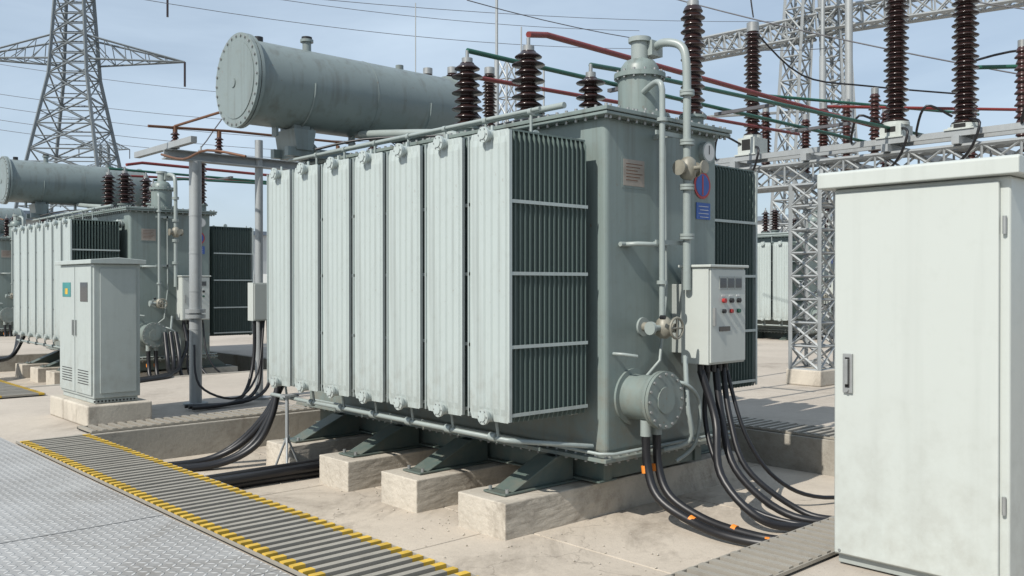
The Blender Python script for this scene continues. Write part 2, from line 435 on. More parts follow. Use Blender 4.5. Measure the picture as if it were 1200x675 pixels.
for z in (2.86, 1.95):
    m.box(5.94, 6.34, 4.66, 4.675, z - .018, z + .018)
    m.box(6.14, 6.17, 4.66, 4.86, z - .018, z + .018)
m.tube([(5.75, 4.86, 1.93), (5.75, 4.70, 1.93), (6.0, 4.68, 1.93)], .02)
m.cyl((5.68, 4.83, 1.93), (5.82, 4.83, 1.93), .02)
m.tube([(5.62, 4.86, 1.03), (5.62, 4.74, 1.03), (5.74, 4.70, 1.01)], .014, 8)
m.tube([(5.95, 4.8, .8), (6.14, 4.78, .95), (6.2, 4.76, 1.5), (6.2, 4.78, 2.9)], .014, 8)
m.obj('turret_and_pipes', T)

m = M(); m.use(BRASS)  # valves
m.cyl((6.17, 4.60, 2.58), (6.41, 4.60, 2.58), .045); m.cyl((6.16, 4.6, 2.58), (6.18, 4.6, 2.58), .065); m.cyl((6.39, 4.6, 2.58), (6.41, 4.6, 2.58), .065)
m.lathe((6.29, 4.60, 2.48), (0, 0, 1), [(.03, 0), (.065, .03), (.075, .1), (.065, .17), (.03, .2)], 16)
m.tube([(6.29, 4.6, 2.58), (6.29, 4.44, 2.58)], .018); m.cyl((6.29, 4.44, 2.58), (6.29, 4.425, 2.58), .055)
m.lathe((5.99, 4.62, 1.15), (0, 0, 1), [(.03, 0), (.07, .03), (.078, .09), (.06, .15), (.03, .18)], 16)
m.cyl((5.99, 4.85, 1.24), (5.99, 4.5, 1.24), .038)
m.use(PIPE); m.cyl((5.99, 4.86, 1.24), (5.99, 4.83, 1.24), .08); m.cyl((5.84, 4.62, 1.24), (5.99, 4.62, 1.24), .025); m.cyl((5.80, 4.62, 1.24), (5.83, 4.62, 1.24), .055)
m.use(BRASS); m.tube([(5.99 + .085 * math.cos(k * pi / 8), 4.49, 1.24 + .085 * math.sin(k * pi / 8)) for k in range(17)], .011, 8)
m.cyl((5.905, 4.49, 1.24), (6.075, 4.49, 1.24), .009, n=8); m.cyl((5.99, 4.49, 1.155), (5.99, 4.49, 1.325), .009, n=8)
m.use(BLACK); m.cyl((5.87, 4.56, 1.33), (5.87, 4.52, 1.33), .018)
m.obj('valves', T)
m = M(); m.use(TANK)   # round hatch
hx, hz = 5.86, .66
m.cyl((hx, 4.86, hz), (hx, 4.56, hz), .19, n=36); m.cyl((hx, 4.86, hz), (hx, 4.83, hz), .235, n=36)
m.cyl((hx, 4.56, hz), (hx, 4.533, hz), .235, n=36); m.cyl((hx, 4.528, hz), (hx, 4.50, hz), .235, n=36)
m.cyl((hx, 4.50, hz), (hx, 4.49, hz), .11, n=24)
m.use(STEEL)
for i in range(16):
    a = 2 * pi * i / 16; m.cyl((hx + .212 * math.cos(a), 4.575, hz + .212 * math.sin(a)), (hx + .212 * math.cos(a), 4.488, hz + .212 * math.sin(a)), .012, n=6)
m.use(PIPE); 
for dx in (-.07, .07): m.cyl((hx + dx, 4.65, hz - .17), (hx + dx, 4.65, hz - .30), .045)
m.obj('cable_hatch', T)
# control box
m = M(); m.use(CABW); m.box(6.33, 6.87, 4.42, 4.70, .92, 1.74); m.box(6.34, 6.86, 4.402, 4.418, .935, 1.725); m.box(6.31, 6.89, 4.385, 4.72, 1.742, 1.765)
m.use(CABTRIM); m.box(6.40, 6.45, 4.70, 4.86, 1.0, 1.6); m.box(6.75, 6.80, 4.70, 4.86, 1.0, 1.6)
m.obj('control_box', T, .006)
m = M(); m.use(GLASS)
for i in range(3):
    m.box(6.47 + i * .115, 6.56 + i * .115, 4.395, 4.402, 1.57, 1.65)
m.use(CABTRIM)
for i in range(3):
    m.box(6.46 + i * .115, 6.57 + i * .115, 4.3975, 4.4015, 1.555, 1.665)
for i in range(3):
    m.use([REDS, BLACK, BLACK][i]); m.cyl((6.52 + i * .11, 4.403, 1.46), (6.52 + i * .11, 4.375, 1.46), .020, n=14)
    m.use([BLACK, REDS, GREEN][i]); m.cyl((6.52 + i * .11, 4.403, 1.37), (6.52 + i * .11, 4.378, 1.37), .018, n=14)
    m.use(WHITE); m.box(6.495 + i * .11, 6.545 + i * .11, 4.3985, 4.4015, 1.495, 1.51)
m.use(STEEL); m.box(6.37, 6.39, 4.38, 4.403, 1.25, 1.40)
m.use(GLASS); m.box(6.46, 6.62, 4.3975, 4.4015, 1.2, 1.24)
for i in range(5):
    m.use(BLACK); m.cyl((6.42 + i * .09, 4.56, .93), (6.42 + i * .09, 4.56, .84), .028)
m.obj('control_box_fittings', T)
# signs
m = M(); yf = 4.849
m.use(BEIGE); m.box(5.74, 6.01, yf - .006, yf - .001, 2.42, 2.64)
m.use(TANK); m.box(5.72, 6.03, yf - .003, yf, 2.40, 2.66)
m.use(COPPER)
for i in range(6): m.box(5.77, 5.98 - (i % 3) * .03, yf - .008, yf - .006, 2.60 - i * .027, 2.606 - i * .027)
m.use(REDS); m.cyl((6.84, yf - .002, 2.50), (6.84, yf - .008, 2.50), .125, n=32)
m.use(BLUE); m.cyl((6.84, yf - .008, 2.50), (6.84, yf - .011, 2.50), .10, n=32)
m.use(REDS); m.box(6.83, 6.85, yf - .013, yf - .011, 2.41, 2.59)
m.use(BLUE); m.box(6.75, 6.96, yf - .008, yf - .002, 2.19, 2.34)
m.use(WHITE)
for i in range(4): m.box(6.78 + (i % 2) * .02, 6.93, yf - .011, yf - .008, 2.305 - i * .032, 2.309 - i * .032)
m.use(PIPE); m.cyl((6.88, yf, 2.80), (6.88, yf - .05, 2.80), .095, n=28)
m.use(WHITE); m.cyl((6.88, yf - .05, 2.80), (6.88, yf - .053, 2.80), .08, n=28)
m.use(BLACK); m.box(6.875, 6.885, yf - .056, yf - .053, 2.78, 2.86)
m.obj('plates_and_gauge', T)
# cables hanging off hatch/box
m = M(); m.use(BLACK)
for k, dx in enumerate((-.07, .07)):
    m.tube([(hx + dx, 4.65, .40), (hx + dx, 4.63, .1), (hx + dx - .02, 4.5, -.12), (hx + dx, 4.2, -.25), (hx + dx * 1.2 + .0, 3.85, -.295), (5.95 + dx, 3.5, -.305), (6.3 + dx, 3.03, -.305)], .036, 12, 6)
for k in range(4):
    x0 = 6.42 + k * .11; j = random.uniform(-.10, .10)
    m.tube([(x0, 4.56, .86), (x0 - .03 * k, 4.50 + j, .45), (6.25 + k * .13 + j * .5, 4.30 + j, .05), (6.22 + .18 * k, 3.95 + j, -.24), (6.5 + .13 * k, 3.5 - j, -.31), (7.1 + .13 * k, 3.02, -.31)], (.034, .022, .032, .026)[k], 12, 6)
m.tube([(6.8, 4.56, .86), (6.78, 4.35, .3), (6.95, 4.15, -.08), (7.4, 3.95, -.28), (8.4, 3.7, -.32)], .018, 10, 6)
m.use(ORANGE)
for p, q in (((5.93, 4.65, .12), (5.93, 4.64, .06)), ((5.79, 4.65, .12), (5.79, 4.64, .06)), ((5.795, 4.22, -.24), (5.798, 4.18, -.255)), ((5.945, 3.93, -.285), (5.945, 3.89, -.29)), ((5.87, 3.6, -.303), (5.885, 3.57, -.303))):
    m.cyl(p, q, .040, n=14)
m.use(PIPE); m.tube([(6.05, 4.7, .75), (6.1, 4.5, .78), (6.32, 4.5, .6), (6.33, 4.55, .25), (6.2, 4.65, .1)], .016, 8, 5)
m.tube([(6.2, 4.56, 1.0), (6.15, 4.5, .6), (6.22, 4.52, .3), (6.1, 4.7, .2)], .022, 8, 5)
m.obj('hanging_cables', T)

copy_tree(T, (6.3 + .6, 7.2 + 12.2, 0))
copy_tree(T, (24.5, 15.5, 0.02))
copy_tree(T, (6.3 + 1.5, 7.2 + 26, 0))

# ------------------------------------------------------------------ GROUND with pits
PIT = (3.15, 8.6, 3.0, 9.98); PIT2 = (3.9, 9.2, 15.4, 22.4)
m = M(); m.use(CONCG)
xs = [-700, 3.15, 3.9, 8.6, 9.2, 700]; ys = [-700, 3.0, 9.98, 15.4, 22.4, 700]
def inpit(x, y): return any(p[0] < x < p[1] and p[2] < y < p[3] for p in (PIT, PIT2))
for i in range(5):
    for j in range(5):
        cx = (xs[i] + xs[i + 1]) / 2; cyy = (ys[j] + ys[j + 1]) / 2
        if inpit(cx, cyy): continue
        m.add([(xs[i], ys[j], 0), (xs[i + 1], ys[j], 0), (xs[i + 1], ys[j + 1], 0), (xs[i], ys[j + 1], 0)], [(0, 1, 2, 3)])
m.obj('ground')
ZP = -.35
for p in (PIT, PIT2):
    e = empty('concrete_pit', ((p[0] + p[1]) / 2, (p[2] + p[3]) / 2, ZP))
    m = M(); m.use(CONC)
    gx = [p[0], p[0] + 1.75, p[0] + 3.6, p[1]]; gy = [p[2], p[2] + 2.33, p[2] + 4.66, p[3]]
    for i in range(3):
        for j in range(3):
            m.box(gx[i] + .006, gx[i + 1] - .006, gy[j] + .006, gy[j + 1] - .006, ZP - .1, ZP + random.uniform(-.002, .002))
    m.obj('floor_slab', e, .006)
    m = M(); m.use(DARK); m.box(p[0] - .05, p[1] + .05, p[2] - .05, p[3] + .05, ZP - .2, ZP - .04); m.obj('joint_fill', e)
    m = M(); m.use(CURB)
    m.box(p[0] - .12, p[0] + .004, p[2] - .12, p[3] + .12, ZP - .1, .012); m.box(p[1] - .004, p[1] + .12, p[2] - .12, p[3] + .12, ZP - .1, .012)
    m.box(p[0] + .004, p[1] - .004, p[2] - .12, p[2] + .004, ZP - .1, .012); m.box(p[0] + .004, p[1] - .004, p[3] - .004, p[3] + .12, ZP - .1, .012)
    m.obj('curb_wall', e, .01)
for off in ((0, 0), (.6, 12.2)):
    for a, b in PADY:
        m = M(); m.use(PADC); m.box(4.6 + off[0], 7.75 + off[0], a + off[1], b + off[1], ZP - .02, -.07)
        ob = m.obj('concrete_plinth', None, .010, 2)
        if off == (0, 0):   # chipped, uneven cast edges
            md = ob.modifiers.new('sub', 'SUBSURF'); md.subdivision_type = 'SIMPLE'; md.levels = md.render_levels = 5
            tx_ = bpy.data.textures.new('chip', 'CLOUDS'); tx_.noise_scale = .05; tx_.noise_depth = 2
            d = ob.modifiers.new('chip', 'DISPLACE'); d.texture = tx_; d.strength = .009; d.mid_level = .62; d.texture_coords = 'GLOBAL'
m = M(); m.use(PADC)
for k in range(420):
    x = random.uniform(3.3, 6.5) if k % 2 else random.choice((4.55, 3.2, 5.0)) + random.gauss(0, .12); y = random.uniform(3.1, 9.8)
    if x < 3.2: x = 3.2 + random.random() * .1
    if any(a - .01 < y < b + .01 for a, b in PADY) and x > 4.57: continue
    r = random.uniform(.003, .010)
    m.lathe((x, y, ZP + .001), (random.uniform(-.3, .3), random.uniform(-.3, .3), 1), [(0, 0), (r, r * .2), (r * .8, r * .8), (0, r)], 5)
m.obj('gravel')

# checker plates
m = M(); m.use(DARK); m.box(-6.02, 2.44, -2, 24, .001, .006); 
m.use(CHECK)
yy = -1.9
while yy < 23:
    xx = 2.435
    while xx > -6:
        m.box(xx - 1.20, xx, yy, yy + 1.6, .007, .016 + random.uniform(0, .003)); xx -= 1.21
    yy += 1.610
m.obj('steel_walkway')
# gratings
def grating(name, x0, x1, y0, y1, along='Y', yel=True):
    m = M(); m.use(DARK); m.box(x0, x1, y0, y1, .0125, .0165)
    L = (y1 - y0) if along == 'Y' else (x1 - x0); p = .105; n = int(L / p)
    for i in range(n):
        t = (y0 if along == 'Y' else x0) + i * p + .01
        j = random.uniform(-.002, .002)
        if along == 'Y':
            e = .09 if yel else .012
            m.use(GRATE); m.box(x0 + e, x1 - e, t, t + .046, .017, .044 + j)
            if yel:
                m.use(YEL); m.box(x0 + .012, x0 + .09, t, t + .046, .017, .044 + j); m.box(x1 - .09, x1 - .012, t, t + .046, .017, .044 + j)
        else:
            m.use(GRATE); m.box(t, t + .046, y0 + .012, y1 - .012, .017, .044 + j)
    m.use(GRATE)
    if along == 'Y': m.box(x0, x0 + .01, y0, y1, .017, .036); m.box(x1 - .01, x1, y0, y1, .017, .036)
    else: m.box(x0, x1, y0, y0 + .01, .017, .036); m.box(x0, x1, y1 - .01, y1, .017, .036)
    return m.obj(name)
grating('floor_grating', 2.46, 3.14, -.5, 9.95)
grating('floor_grating', 3.2, 8.5, 10.02, 10.5, 'X')
grating('floor_grating', 3.2, 8.3, 2.58, 2.98, 'X')
grating('floor_grating', 8.62, 9.2, 2.6, 10.4, yel=False)
grating('floor_grating', 3.2, 3.85, 14.0, 24)
grating('floor_grating', 9.9, 13, 10.6, 11.1, 'X')

# pit cables
m = M(); m.use(BLACK)
for k in range(4):
    o = k * .09; j = random.uniform(-.05, .05)
    m.tube([(4.75 + o * .3, 8.85 + j, .58), (4.66, 8.82 + o * .5, .2), (4.5 - o * .2, 8.9 + o + j, -.12), (4.15, 9.05 + o + j * 2, -.29), (3.6, 9.2 + o, -.31), (3.17, 9.3 + o * 1.2, -.31)], .036, 12, 6)
for k in range(8):
    yk = 8.02 + (k % 5) * .085; j = random.uniform(-.03, .03)
    m.tube([(6.2, yk + .3, -.30), (5.0, yk + j, -.305 + (k // 5) * .06), (4.0, yk + j * 2, -.305 + (k // 5) * .06), (3.17, yk - .02, -.305 + (k // 5) * .06)], .040, 12, 5)
m.obj('power_cable_bundle')
m = M(); m.use(GALV)
m.cyl((4.55, 8.30, -.02), (4.55, 8.30, .45), .018); 
for a in range(3): m.cyl((4.55, 8.3, .05), (4.55 + .17 * math.cos(a * 2.1), 8.3 + .17 * math.sin(a * 2.1), -.35), .012, n=8)
m.box(4.50, 4.66, 8.25, 8.35, .45, .47)
m.obj('pipe_support_stand')
m = M(); m.use(BLACK)
for k in range(5):
    m.tube([(5.35, 21.0 + k * .1, .5), (5.1, 20.9, .1), (4.6, 20.3 + k * .15, .05), (3.6, 19.5 + k * .12, .04), (2.6, 18.6 + k * .1, .05)], .045, 8, 5)
for k in range(3):
    m.tube([(6.6 + k * .1, 16.6, .7), (6.5 + k * .1, 16.2, .1), (6.1, 15.2 + k * .1, .03), (5.2, 14.6 + k * .1, .03), (4.4, 13.0 + k * .2, .03)], .04, 8, 5)
m.obj('power_cable_bundle')

# ------------------------------------------------------------------ big cabinet (right)
C = empty('electrical_cabinet', (5.1, 2.07, 0))
m = M(); m.use(CABW); m.box(4.85, 5.5, 1.60, 2.53, .06, 2.14); m.obj('body', C, .012, 3)
m = M(); m.use(CABW); m.box(4.822, 4.847, 1.645, 2.512, .075, 2.115); m.obj('door', C, .008, 3)
m = M(); m.use(CABW)
m.prism_y([(4.78, 2.142), (5.56, 2.142), (5.56, 2.20), (4.80, 2.235), (4.78, 2.225)], 1.54, 2.60); m.obj('roof', C, .008, 3)
m = M(); m.use(CABTRIM); m.box(4.87, 5.48, 1.62, 2.51, .012, .06); m.obj('plinth', C, .004)
m = M(); m.use(STEEL)
for z in (.45, 1.85): m.cyl((4.835, 1.622, z), (4.835, 1.622, z + .09), .010, n=12)
m.box(4.806, 4.821, 2.40, 2.455, .99, 1.21); m.use(DARK); m.box(4.803, 4.807, 2.414, 2.441, 1.02, 1.19)
m.use(STEEL); m.box(4.786, 4.805, 2.419, 2.436, 1.04, 1.18); m.cyl((4.803, 2.4275, 1.005), (4.795, 2.4275, 1.005), .009, n=12)
for yb in (1.68, 2.48): m.cyl((4.824, yb, .095), (4.816, yb, .095), .008, n=8)
m.obj('handle_and_hinges', C, .002)

# kiosk
K = empty('electrical_cabinet', (3.7, 11.2, 0))
m = M(); m.use(PADC); m.box(3.33, 4.05, 10.56, 11.95, 0, .24); m.obj('concrete_base', K, .02, 3)
m = M(); m.use(KIOSK); m.box(3.43, 3.95, 10.66, 11.85, .30, 1.83); m.box(3.45, 3.93, 10.68, 11.83, .24, .30); m.obj('body', K, .01)
m = M(); m.use(KIOSK); m.prism_y([(3.38, 1.832), (4.0, 1.832), (4.0, 1.88), (3.69, 1.905), (3.38, 1.88)], 10.6, 11.92); m.obj('roof', K, .006)
m = M(); m.use(KIOSK); m.box(3.412, 3.428, 10.69, 11.245, .34, 1.80); m.box(3.412, 3.428, 11.265, 11.82, .34, 1.80)
m.box(3.50, 3.90, 10.645, 10.658, .36, 1.78)
m.use(STEEL); m.box(3.395, 3.412, 11.19, 11.22, 1.0, 1.18); m.box(3.395, 3.412, 11.29, 11.32, 1.0, 1.18)
m.use(TEAL); m.box(3.407, 3.411, 11.40, 11.70, 1.45, 1.62); m.use(GLASS); m.box(3.407, 3.411, 10.80, 11.05, 1.40, 1.62)
m.use(YEL); m.box(3.405, 3.4065, 11.50, 11.60, 1.48, 1.55)
m.use(DARK)
for i in range(12): m.box(3.43 + i * .04, 3.45 + i * .04, 10.654, 10.6595, .26, .28)
for yb in (10.78, 11.36):
    for i in range(6): m.box(3.408, 3.4115, yb, yb + .36, .45 + i * .03, .458 + i * .03)
m.obj('doors_and_fittings', K, .002)

# ------------------------------------------------------------------ post with beam
P = empty('cable_support_frame', (5.4, 11.6, 0))
m = M(); m.use(GALV)
for x in (5.02, 5.93, 8.0):
    m.cyl((x, 11.6, 0), (x, 11.6, 3.22 if x < 5.5 else 3.6), .080 if x < 5.5 else .055, n=20)
    m.cyl((x, 11.6, 0), (x, 11.6, .03), .16, n=20); m.cyl((x, 11.6, 1.15), (x, 11.6, 1.2), .13, n=20); m.cyl((x, 11.6, 1.22), (x, 11.6, 1.27), .13, n=20)
m.box(4.6, 8.3, 11.53, 11.67, 3.22, 3.235); m.box(4.6, 8.3, 11.53, 11.67, 3.335, 3.35); m.box(4.6, 8.3, 11.59, 11.61, 3.235, 3.335)
m.box(4.66, 4.74, 10.9, 12.8, 3.36, 3.44)
for k in range(5): m.cyl((5.02, 11.6, .5 + k * .5), (5.02, 11.6, .515 + k * .5), .084, n=20)
m.obj('posts_and_beam', P, .003)
m = M()
for x in (4.75, 5.35, 6.6, 7.2):
    m.insul((x, 11.6, 3.36), .22, .03, .06, 5, RUSTRED, seg=12); m.use(COPPER); m.cyl((x, 11.6, 3.58), (x, 11.6, 3.66), .03)
m.use(COPPER); m.tube([(4.4, 11.6, 3.62), (5.5, 11.6, 3.68), (7.5, 11.6, 3.72)], .018, 8)
m.tube([(4.75, 11.6, 3.66), (4.85, 11.0, 3.7), (5.1, 10.2, 3.8)], .018, 8, 4)
m.obj('post_insulators', P)
m = M(); m.use(CABW); m.box(5.72, 6.10, 11.36, 11.52, 1.1, 1.62); m.box(5.735, 6.085, 11.345, 11.358, 1.115, 1.605)
m.use(BLACK)
for k in range(3): m.tube([(5.78 + k * .1, 11.44, 1.1), (5.75 + k * .11, 11.40, .6), (5.6 + k * .15, 11.3, .2), (5.3 + k * .07, 11.1, .05), (4.7, 10.95 + k * .12, .05)], .024, 10, 5)
m.tube([(5.9, 11.4, 1.1), (5.7, 11.2, .4), (5.3, 11.0, .12), (4.9, 11.2, .3), (4.95, 11.48, .8)], .016, 8, 6)
m.obj('junction_box', P, .004)

# ------------------------------------------------------------------ lattice helpers
def lattice_col(m, base, top, w0, w1, n, t, t2=None):
    base = Vector(base); top = Vector(top); t2 = t2 or t * .6
    d = (top - base); a, b = m.frame(d)
    def c(k, q):
        f = k / n; w = w0 + (w1 - w0) * f
        return base + d * f + a * (w / 2 * (1, -1, -1, 1)[q]) + b * (w / 2 * (1, 1, -1, -1)[q])
    for q in range(4):
        m.bar(c(0, q), c(n, q), t)
        for k in range(n):
            m.bar(c(k, q), c(k + 1, (q + 1) % 4), t2); m.bar(c(k, (q + 1) % 4), c(k + 1, q), t2); m.bar(c(k, q), c(k, (q + 1) % 4), t2)
def gantry(ox, oy):
    G = empty('bus_support_gantry', (13.3 + ox, 5 + oy, 0))
    m = M(); m.use(GALV)
    for y in (7.3, 1.2):
        lattice_col(m, (13.3 + ox, y + oy, .25), (13.3 + ox, y + oy, 3.2), .5, .5, 8, .05, .03)
        lattice_col(m, (16.3 + ox, y + oy, .1), (16.3 + ox, y + oy, 3.2), .5, .5, 8, .05, .03)
    for x in (13.3, 16.3):
        lattice_col(m, (x + ox, 9.2 + oy, 3.35), (x + ox, .2 + oy, 3.35), .35, .35, 18, .05, .025)
    for y in (8.6, 7.3, 6.0, 5.0, 3.8):
        m.box(13.0 + ox, 16.6 + ox, y + oy - .05, y + oy + .05, 3.55, 3.66)
    m.box(13.08 + ox, 13.14 + ox, .3 + oy, 9.2 + oy, 3.665, 3.75); m.box(13.46 + ox, 13.52 + ox, .3 + oy, 9.2 + oy, 3.665, 3.75)
    m.obj('steelwork', G)
    m = M(); m.use(PADC)
    for y in (7.3, 1.2): m.box(13.0 + ox, 13.6 + ox, y + oy - .3, y + oy + .3, 0, .25); m.box(16 + ox, 16.6 + ox, y + oy - .3, y + oy + .3, 0, .1)
    m.obj('footings', G, .02)
    m = M()
    for y, z0, h, rc, rs, n in ((8.4, 4.05, 1.75, .085, .15, 24), (5.96, 3.95, 2.9, .10, .18, 38), (4.98, 3.80, 2.9, .10, .18, 38), (3.6, 3.85, 2.6, .10, .18, 34)):
        y += oy; x = 13.3 + ox
        m.use(CABW); m.box(x - .2, x + .2, y - .16, y + .16, 3.76, z0); m.cyl((x, y, z0), (x, y, z0 + .05), rs * 1.05, n=20)
        m.box(x - .24, x + .24, y - .2, y + .2, 3.752, 3.775)
        m.use(DARK); m.box(x - .204, x - .2005, y - .08, y + .08, 3.84, z0 - .03)
        m.insul((x, y, z0 + .05), h, rc, rs, n, BROWN)
        m.use(STEEL); m.cyl((x, y, z0 + h + .05), (x, y, z0 + h + .2), rc * 1.2)
        m.use(BLACK); m.tube([(x - .1, y - .1, 3.9), (x - .3, y - .3, 3.8), (x - .28, y - .2, 3.5), (x - .2, y, 3.3)], .02, 8, 4)
        m.tube([(x - .2, y + .1, 3.95), (x - .45, y + .35, 4.1), (x - .3, y + .55, 3.8), (x - .1, y + .6, 3.7)], .018, 8, 5)
    for x, y, z0, h in ((14.6, 6.9, 3.66, 1.1), (14.8, 5.6, 3.66, 1.3), (15.4, 4.85, 3.66, 1.5), (15.4, 8.6, 3.66, 1.0), (16.3, 7.5, 3.66, 1.1), (16.3, 6.0, 3.66, 1.1), (14.2, 7.6, 3.66, .9), (16.3, 3.6, 3.66, 1.4), (14.2, 8.7, 3.66, 1.0), (14.4, 4.6, 3.66, 1.4), (15.6, 7.9, 3.66, 1.2)):
        m.insul((x + ox, y + oy, z0), h, .06, .105, 16, RUSTRED, seg=14); m.use(STEEL); m.cyl((x + ox, y + oy, z0 + h), (x + ox, y + oy, z0 + h + .1), .06)
    m.use(BLACK)
    m.tube([(13.3 + ox, 8.4 + oy, 5.9), (14.2 + ox, 8.0 + oy, 5.2), (15 + ox, 7.2 + oy, 5.0), (16.3 + ox, 6.0 + oy, 4.85)], .015, 6, 5)
    m.tube([(14.8 + ox, 5.6 + oy, 5.05), (15.4 + ox, 4.85 + oy, 5.25), (16.3 + ox, 3.6 + oy, 5.15)], .02, 6, 5)
    m.obj('insulators', G)
    B = empty('bus_bars', (9 + ox, 6.5 + oy, 4))
    m = M()
    m.use(RED); m.tube([(5.95 + ox, 6.2 + oy, 3.98), (6.3 + ox, 6.3 + oy, 4.06), (14.6 + ox, 6.35 + oy, 4.0)], .030, 10)
    m.use(GREEN); m.tube([(5.9 + ox, 7.05 + oy, 3.98), (14.8 + ox, 7.05 + oy, 3.98)], .026, 10)
    m.tube([(6.3 + ox, 5.72 + oy, 3.66), (7.0 + ox, 5.9 + oy, 3.75), (14.8 + ox, 6.0 + oy, 3.95)], .024, 10)
    m.use(RED); m.tube([(6.6 + ox, 7.8 + oy, 3.95), (14.8 + ox, 8.4 + oy, 4.3)], .026, 10)
    m.use(GREEN); m.tube([(14.8 + ox, 5.6 + oy, 5.0), (18 + ox, 2.0 + oy, 5.0)], .033, 10)
    m.tube([(13.3 + ox, 8.4 + oy, 4.8), (18 + ox, 6.5 + oy, 4.8)], .026, 10)
    m.use(RED); m.tube([(14.2 + ox, 7.6 + oy, 4.6), (18 + ox, 4.6 + oy, 4.6)], .026, 10)
    m.use(ALU)
    m.tube([(6.98 + ox, 5.05 + oy, 4.3), (8.5 + ox, 5.6 + oy, 5.6), (13 + ox, 8.2 + oy, 6.0)], .012, 6, 6)
    for x in (8.2, 10.4, 12.4):
        m.box(x + ox - .03, x + ox + .03, 6.25 + oy, 7.15 + oy, 3.90, 3.94)
    m.obj('bus_tubes', B)
gantry(0, 0); gantry(.6, 12.2); gantry(12, -3)

# ------------------------------------------------------------------ transmission tower
def tower(loc, name='transmission_tower', H=34, s=1.0, rot=0):
    e = empty(name, loc); m = M(); m.use(TOWERM); o = Vector(loc)
    def add_sec(z0, z1, w0, w1, n): 
        zs = [z0 + (z1 - z0) * k / n for k in range(n + 1)]
        def c(k, q):
            w = w0 + (w1 - w0) * k / n
            return o + Vector((w / 2 * (1, -1, -1, 1)[q], w / 2 * (1, 1, -1, -1)[q], zs[k]))
        for q in range(4):
            m.bar(c(0, q), c(n, q), .24 * s)
            for k in range(n):
                m.bar(c(k, q), c(k + 1, (q + 1) % 4), .11 * s); m.bar(c(k, (q + 1) % 4), c(k + 1, q), .11 * s); m.bar(c(k, q), c(k, (q + 1) % 4), .10 * s)
                mid = (c(k, q) + c(k + 1, (q + 1) % 4)) / 2
                m.bar(mid, (c(k, q) + c(k + 1, q)) / 2, .07 * s); m.bar(mid, (c(k, (q + 1) % 4) + c(k + 1, (q + 1) % 4)) / 2, .07 * s)
    add_sec(0, 11, 9.2, 6.2, 2); add_sec(11, 20, 6.2, 3.2, 4); add_sec(20, H, 3.2, 1.6, 8)
    for z, L in ((21.3, 9.5), (27.5, 8), (H - 1, 5.5)):
        for sg in (-1, 1):
            tip = o + Vector((sg * L, 0, z + .2))
            w = 1.5; 
            A = [o + Vector((sg * w, dy, z)) for dy in (-w, w)]; B = [o + Vector((sg * w * .8, dy * .8, z + 2.2)) for dy in (-w, w)]
            for q in A + B: m.bar(q, tip, .13 * s)
            for t in (.2, .4, .6, .8):
                a = [p.lerp(tip, t) for p in A]; b = [p.lerp(tip, t) for p in B]; t2 = t - .2
                a2 = [p.lerp(tip, t2) for p in A]; b2 = [p.lerp(tip, t2) for p in B]
                m.bar(a[0], a[1], .06); m.bar(a[0], b2[0], .06); m.bar(a[1], b2[1], .06); m.bar(a[0], a2[1], .06); m.bar(b[0], a[0], .06); m.bar(b[1], a[1], .06)
            m.use(BROWN); m.cyl(tip, tip - Vector((0, 0, 2.2)), .10, n=8); m.use(TOWERM)
    ob = m.obj('lattice', e); e.rotation_euler.z = rot
    return e
tower(at(80, -38.8, 0), rot=math.radians(-38))
tower(at(260, 30, 0), rot=math.radians(-50))
tower(at(210, -95, 0), rot=math.radians(-30))

# ------------------------------------------------------------------ tall yard gantry
G = empty('line_gantry', at(42, 13, 0)); m = M(); m.use(GALV)
for r, d in ((12.0, 40), (15.0, 40), (30, 34), (33, 34)):
    top = at(d, r + (1.0 if r in (12.0, 30) else -1.0), 19)
    lattice_col(m, at(d, r, 0), top, 1.1, .8, 18, .11, .06)
lattice_col(m, at(41, 8.3, 12.2), at(40, 13.5, 13.0), .8, .9, 8, .10, .06)
lattice_col(m, at(40, 13.5, 13.2), at(34, 31.5, 14.5), .9, .9, 20, .12, .06)
lattice_col(m, at(40, 13.5, 9.3), at(40.5, 8.3, 9.1), .05, .05, 3, .05, .03)
m.cyl(at(38, 14.2, 0), at(38, 14.2, 17), .16, n=12)
m.obj('lattice', G)
for d, r, z, rr in ((30, -.51, 13, .08), (50, -5.35, 17.2, .05), (34, .35, 11.3, .05), (34, 1.2, 9.7, .06), (38, 13.1, 16, .14)):
    m = M(); m.use(GALV); a = at(d, r, 0); m.cyl(a, (a[0], a[1], z * .7), rr, n=10); m.cyl((a[0], a[1], z * .7), (a[0], a[1], z), rr * .6, n=10)
    m.box(a[0] - .2, a[0] + .2, a[1] - .2, a[1] + .2, 0, .05)
    m.obj('lightning_mast')
m = M(); m.use(GALV); lattice_col(m, at(38, -.4, 0), at(38, -.2, 11), .9, .5, 14, .06, .04); m.obj('lattice_mast')
m = M(); m.use(GALV); lattice_col(m, at(45, .9, 0), at(45, .9, 13.2), .9, .3, 14, .06, .04); m.obj('lattice_mast')

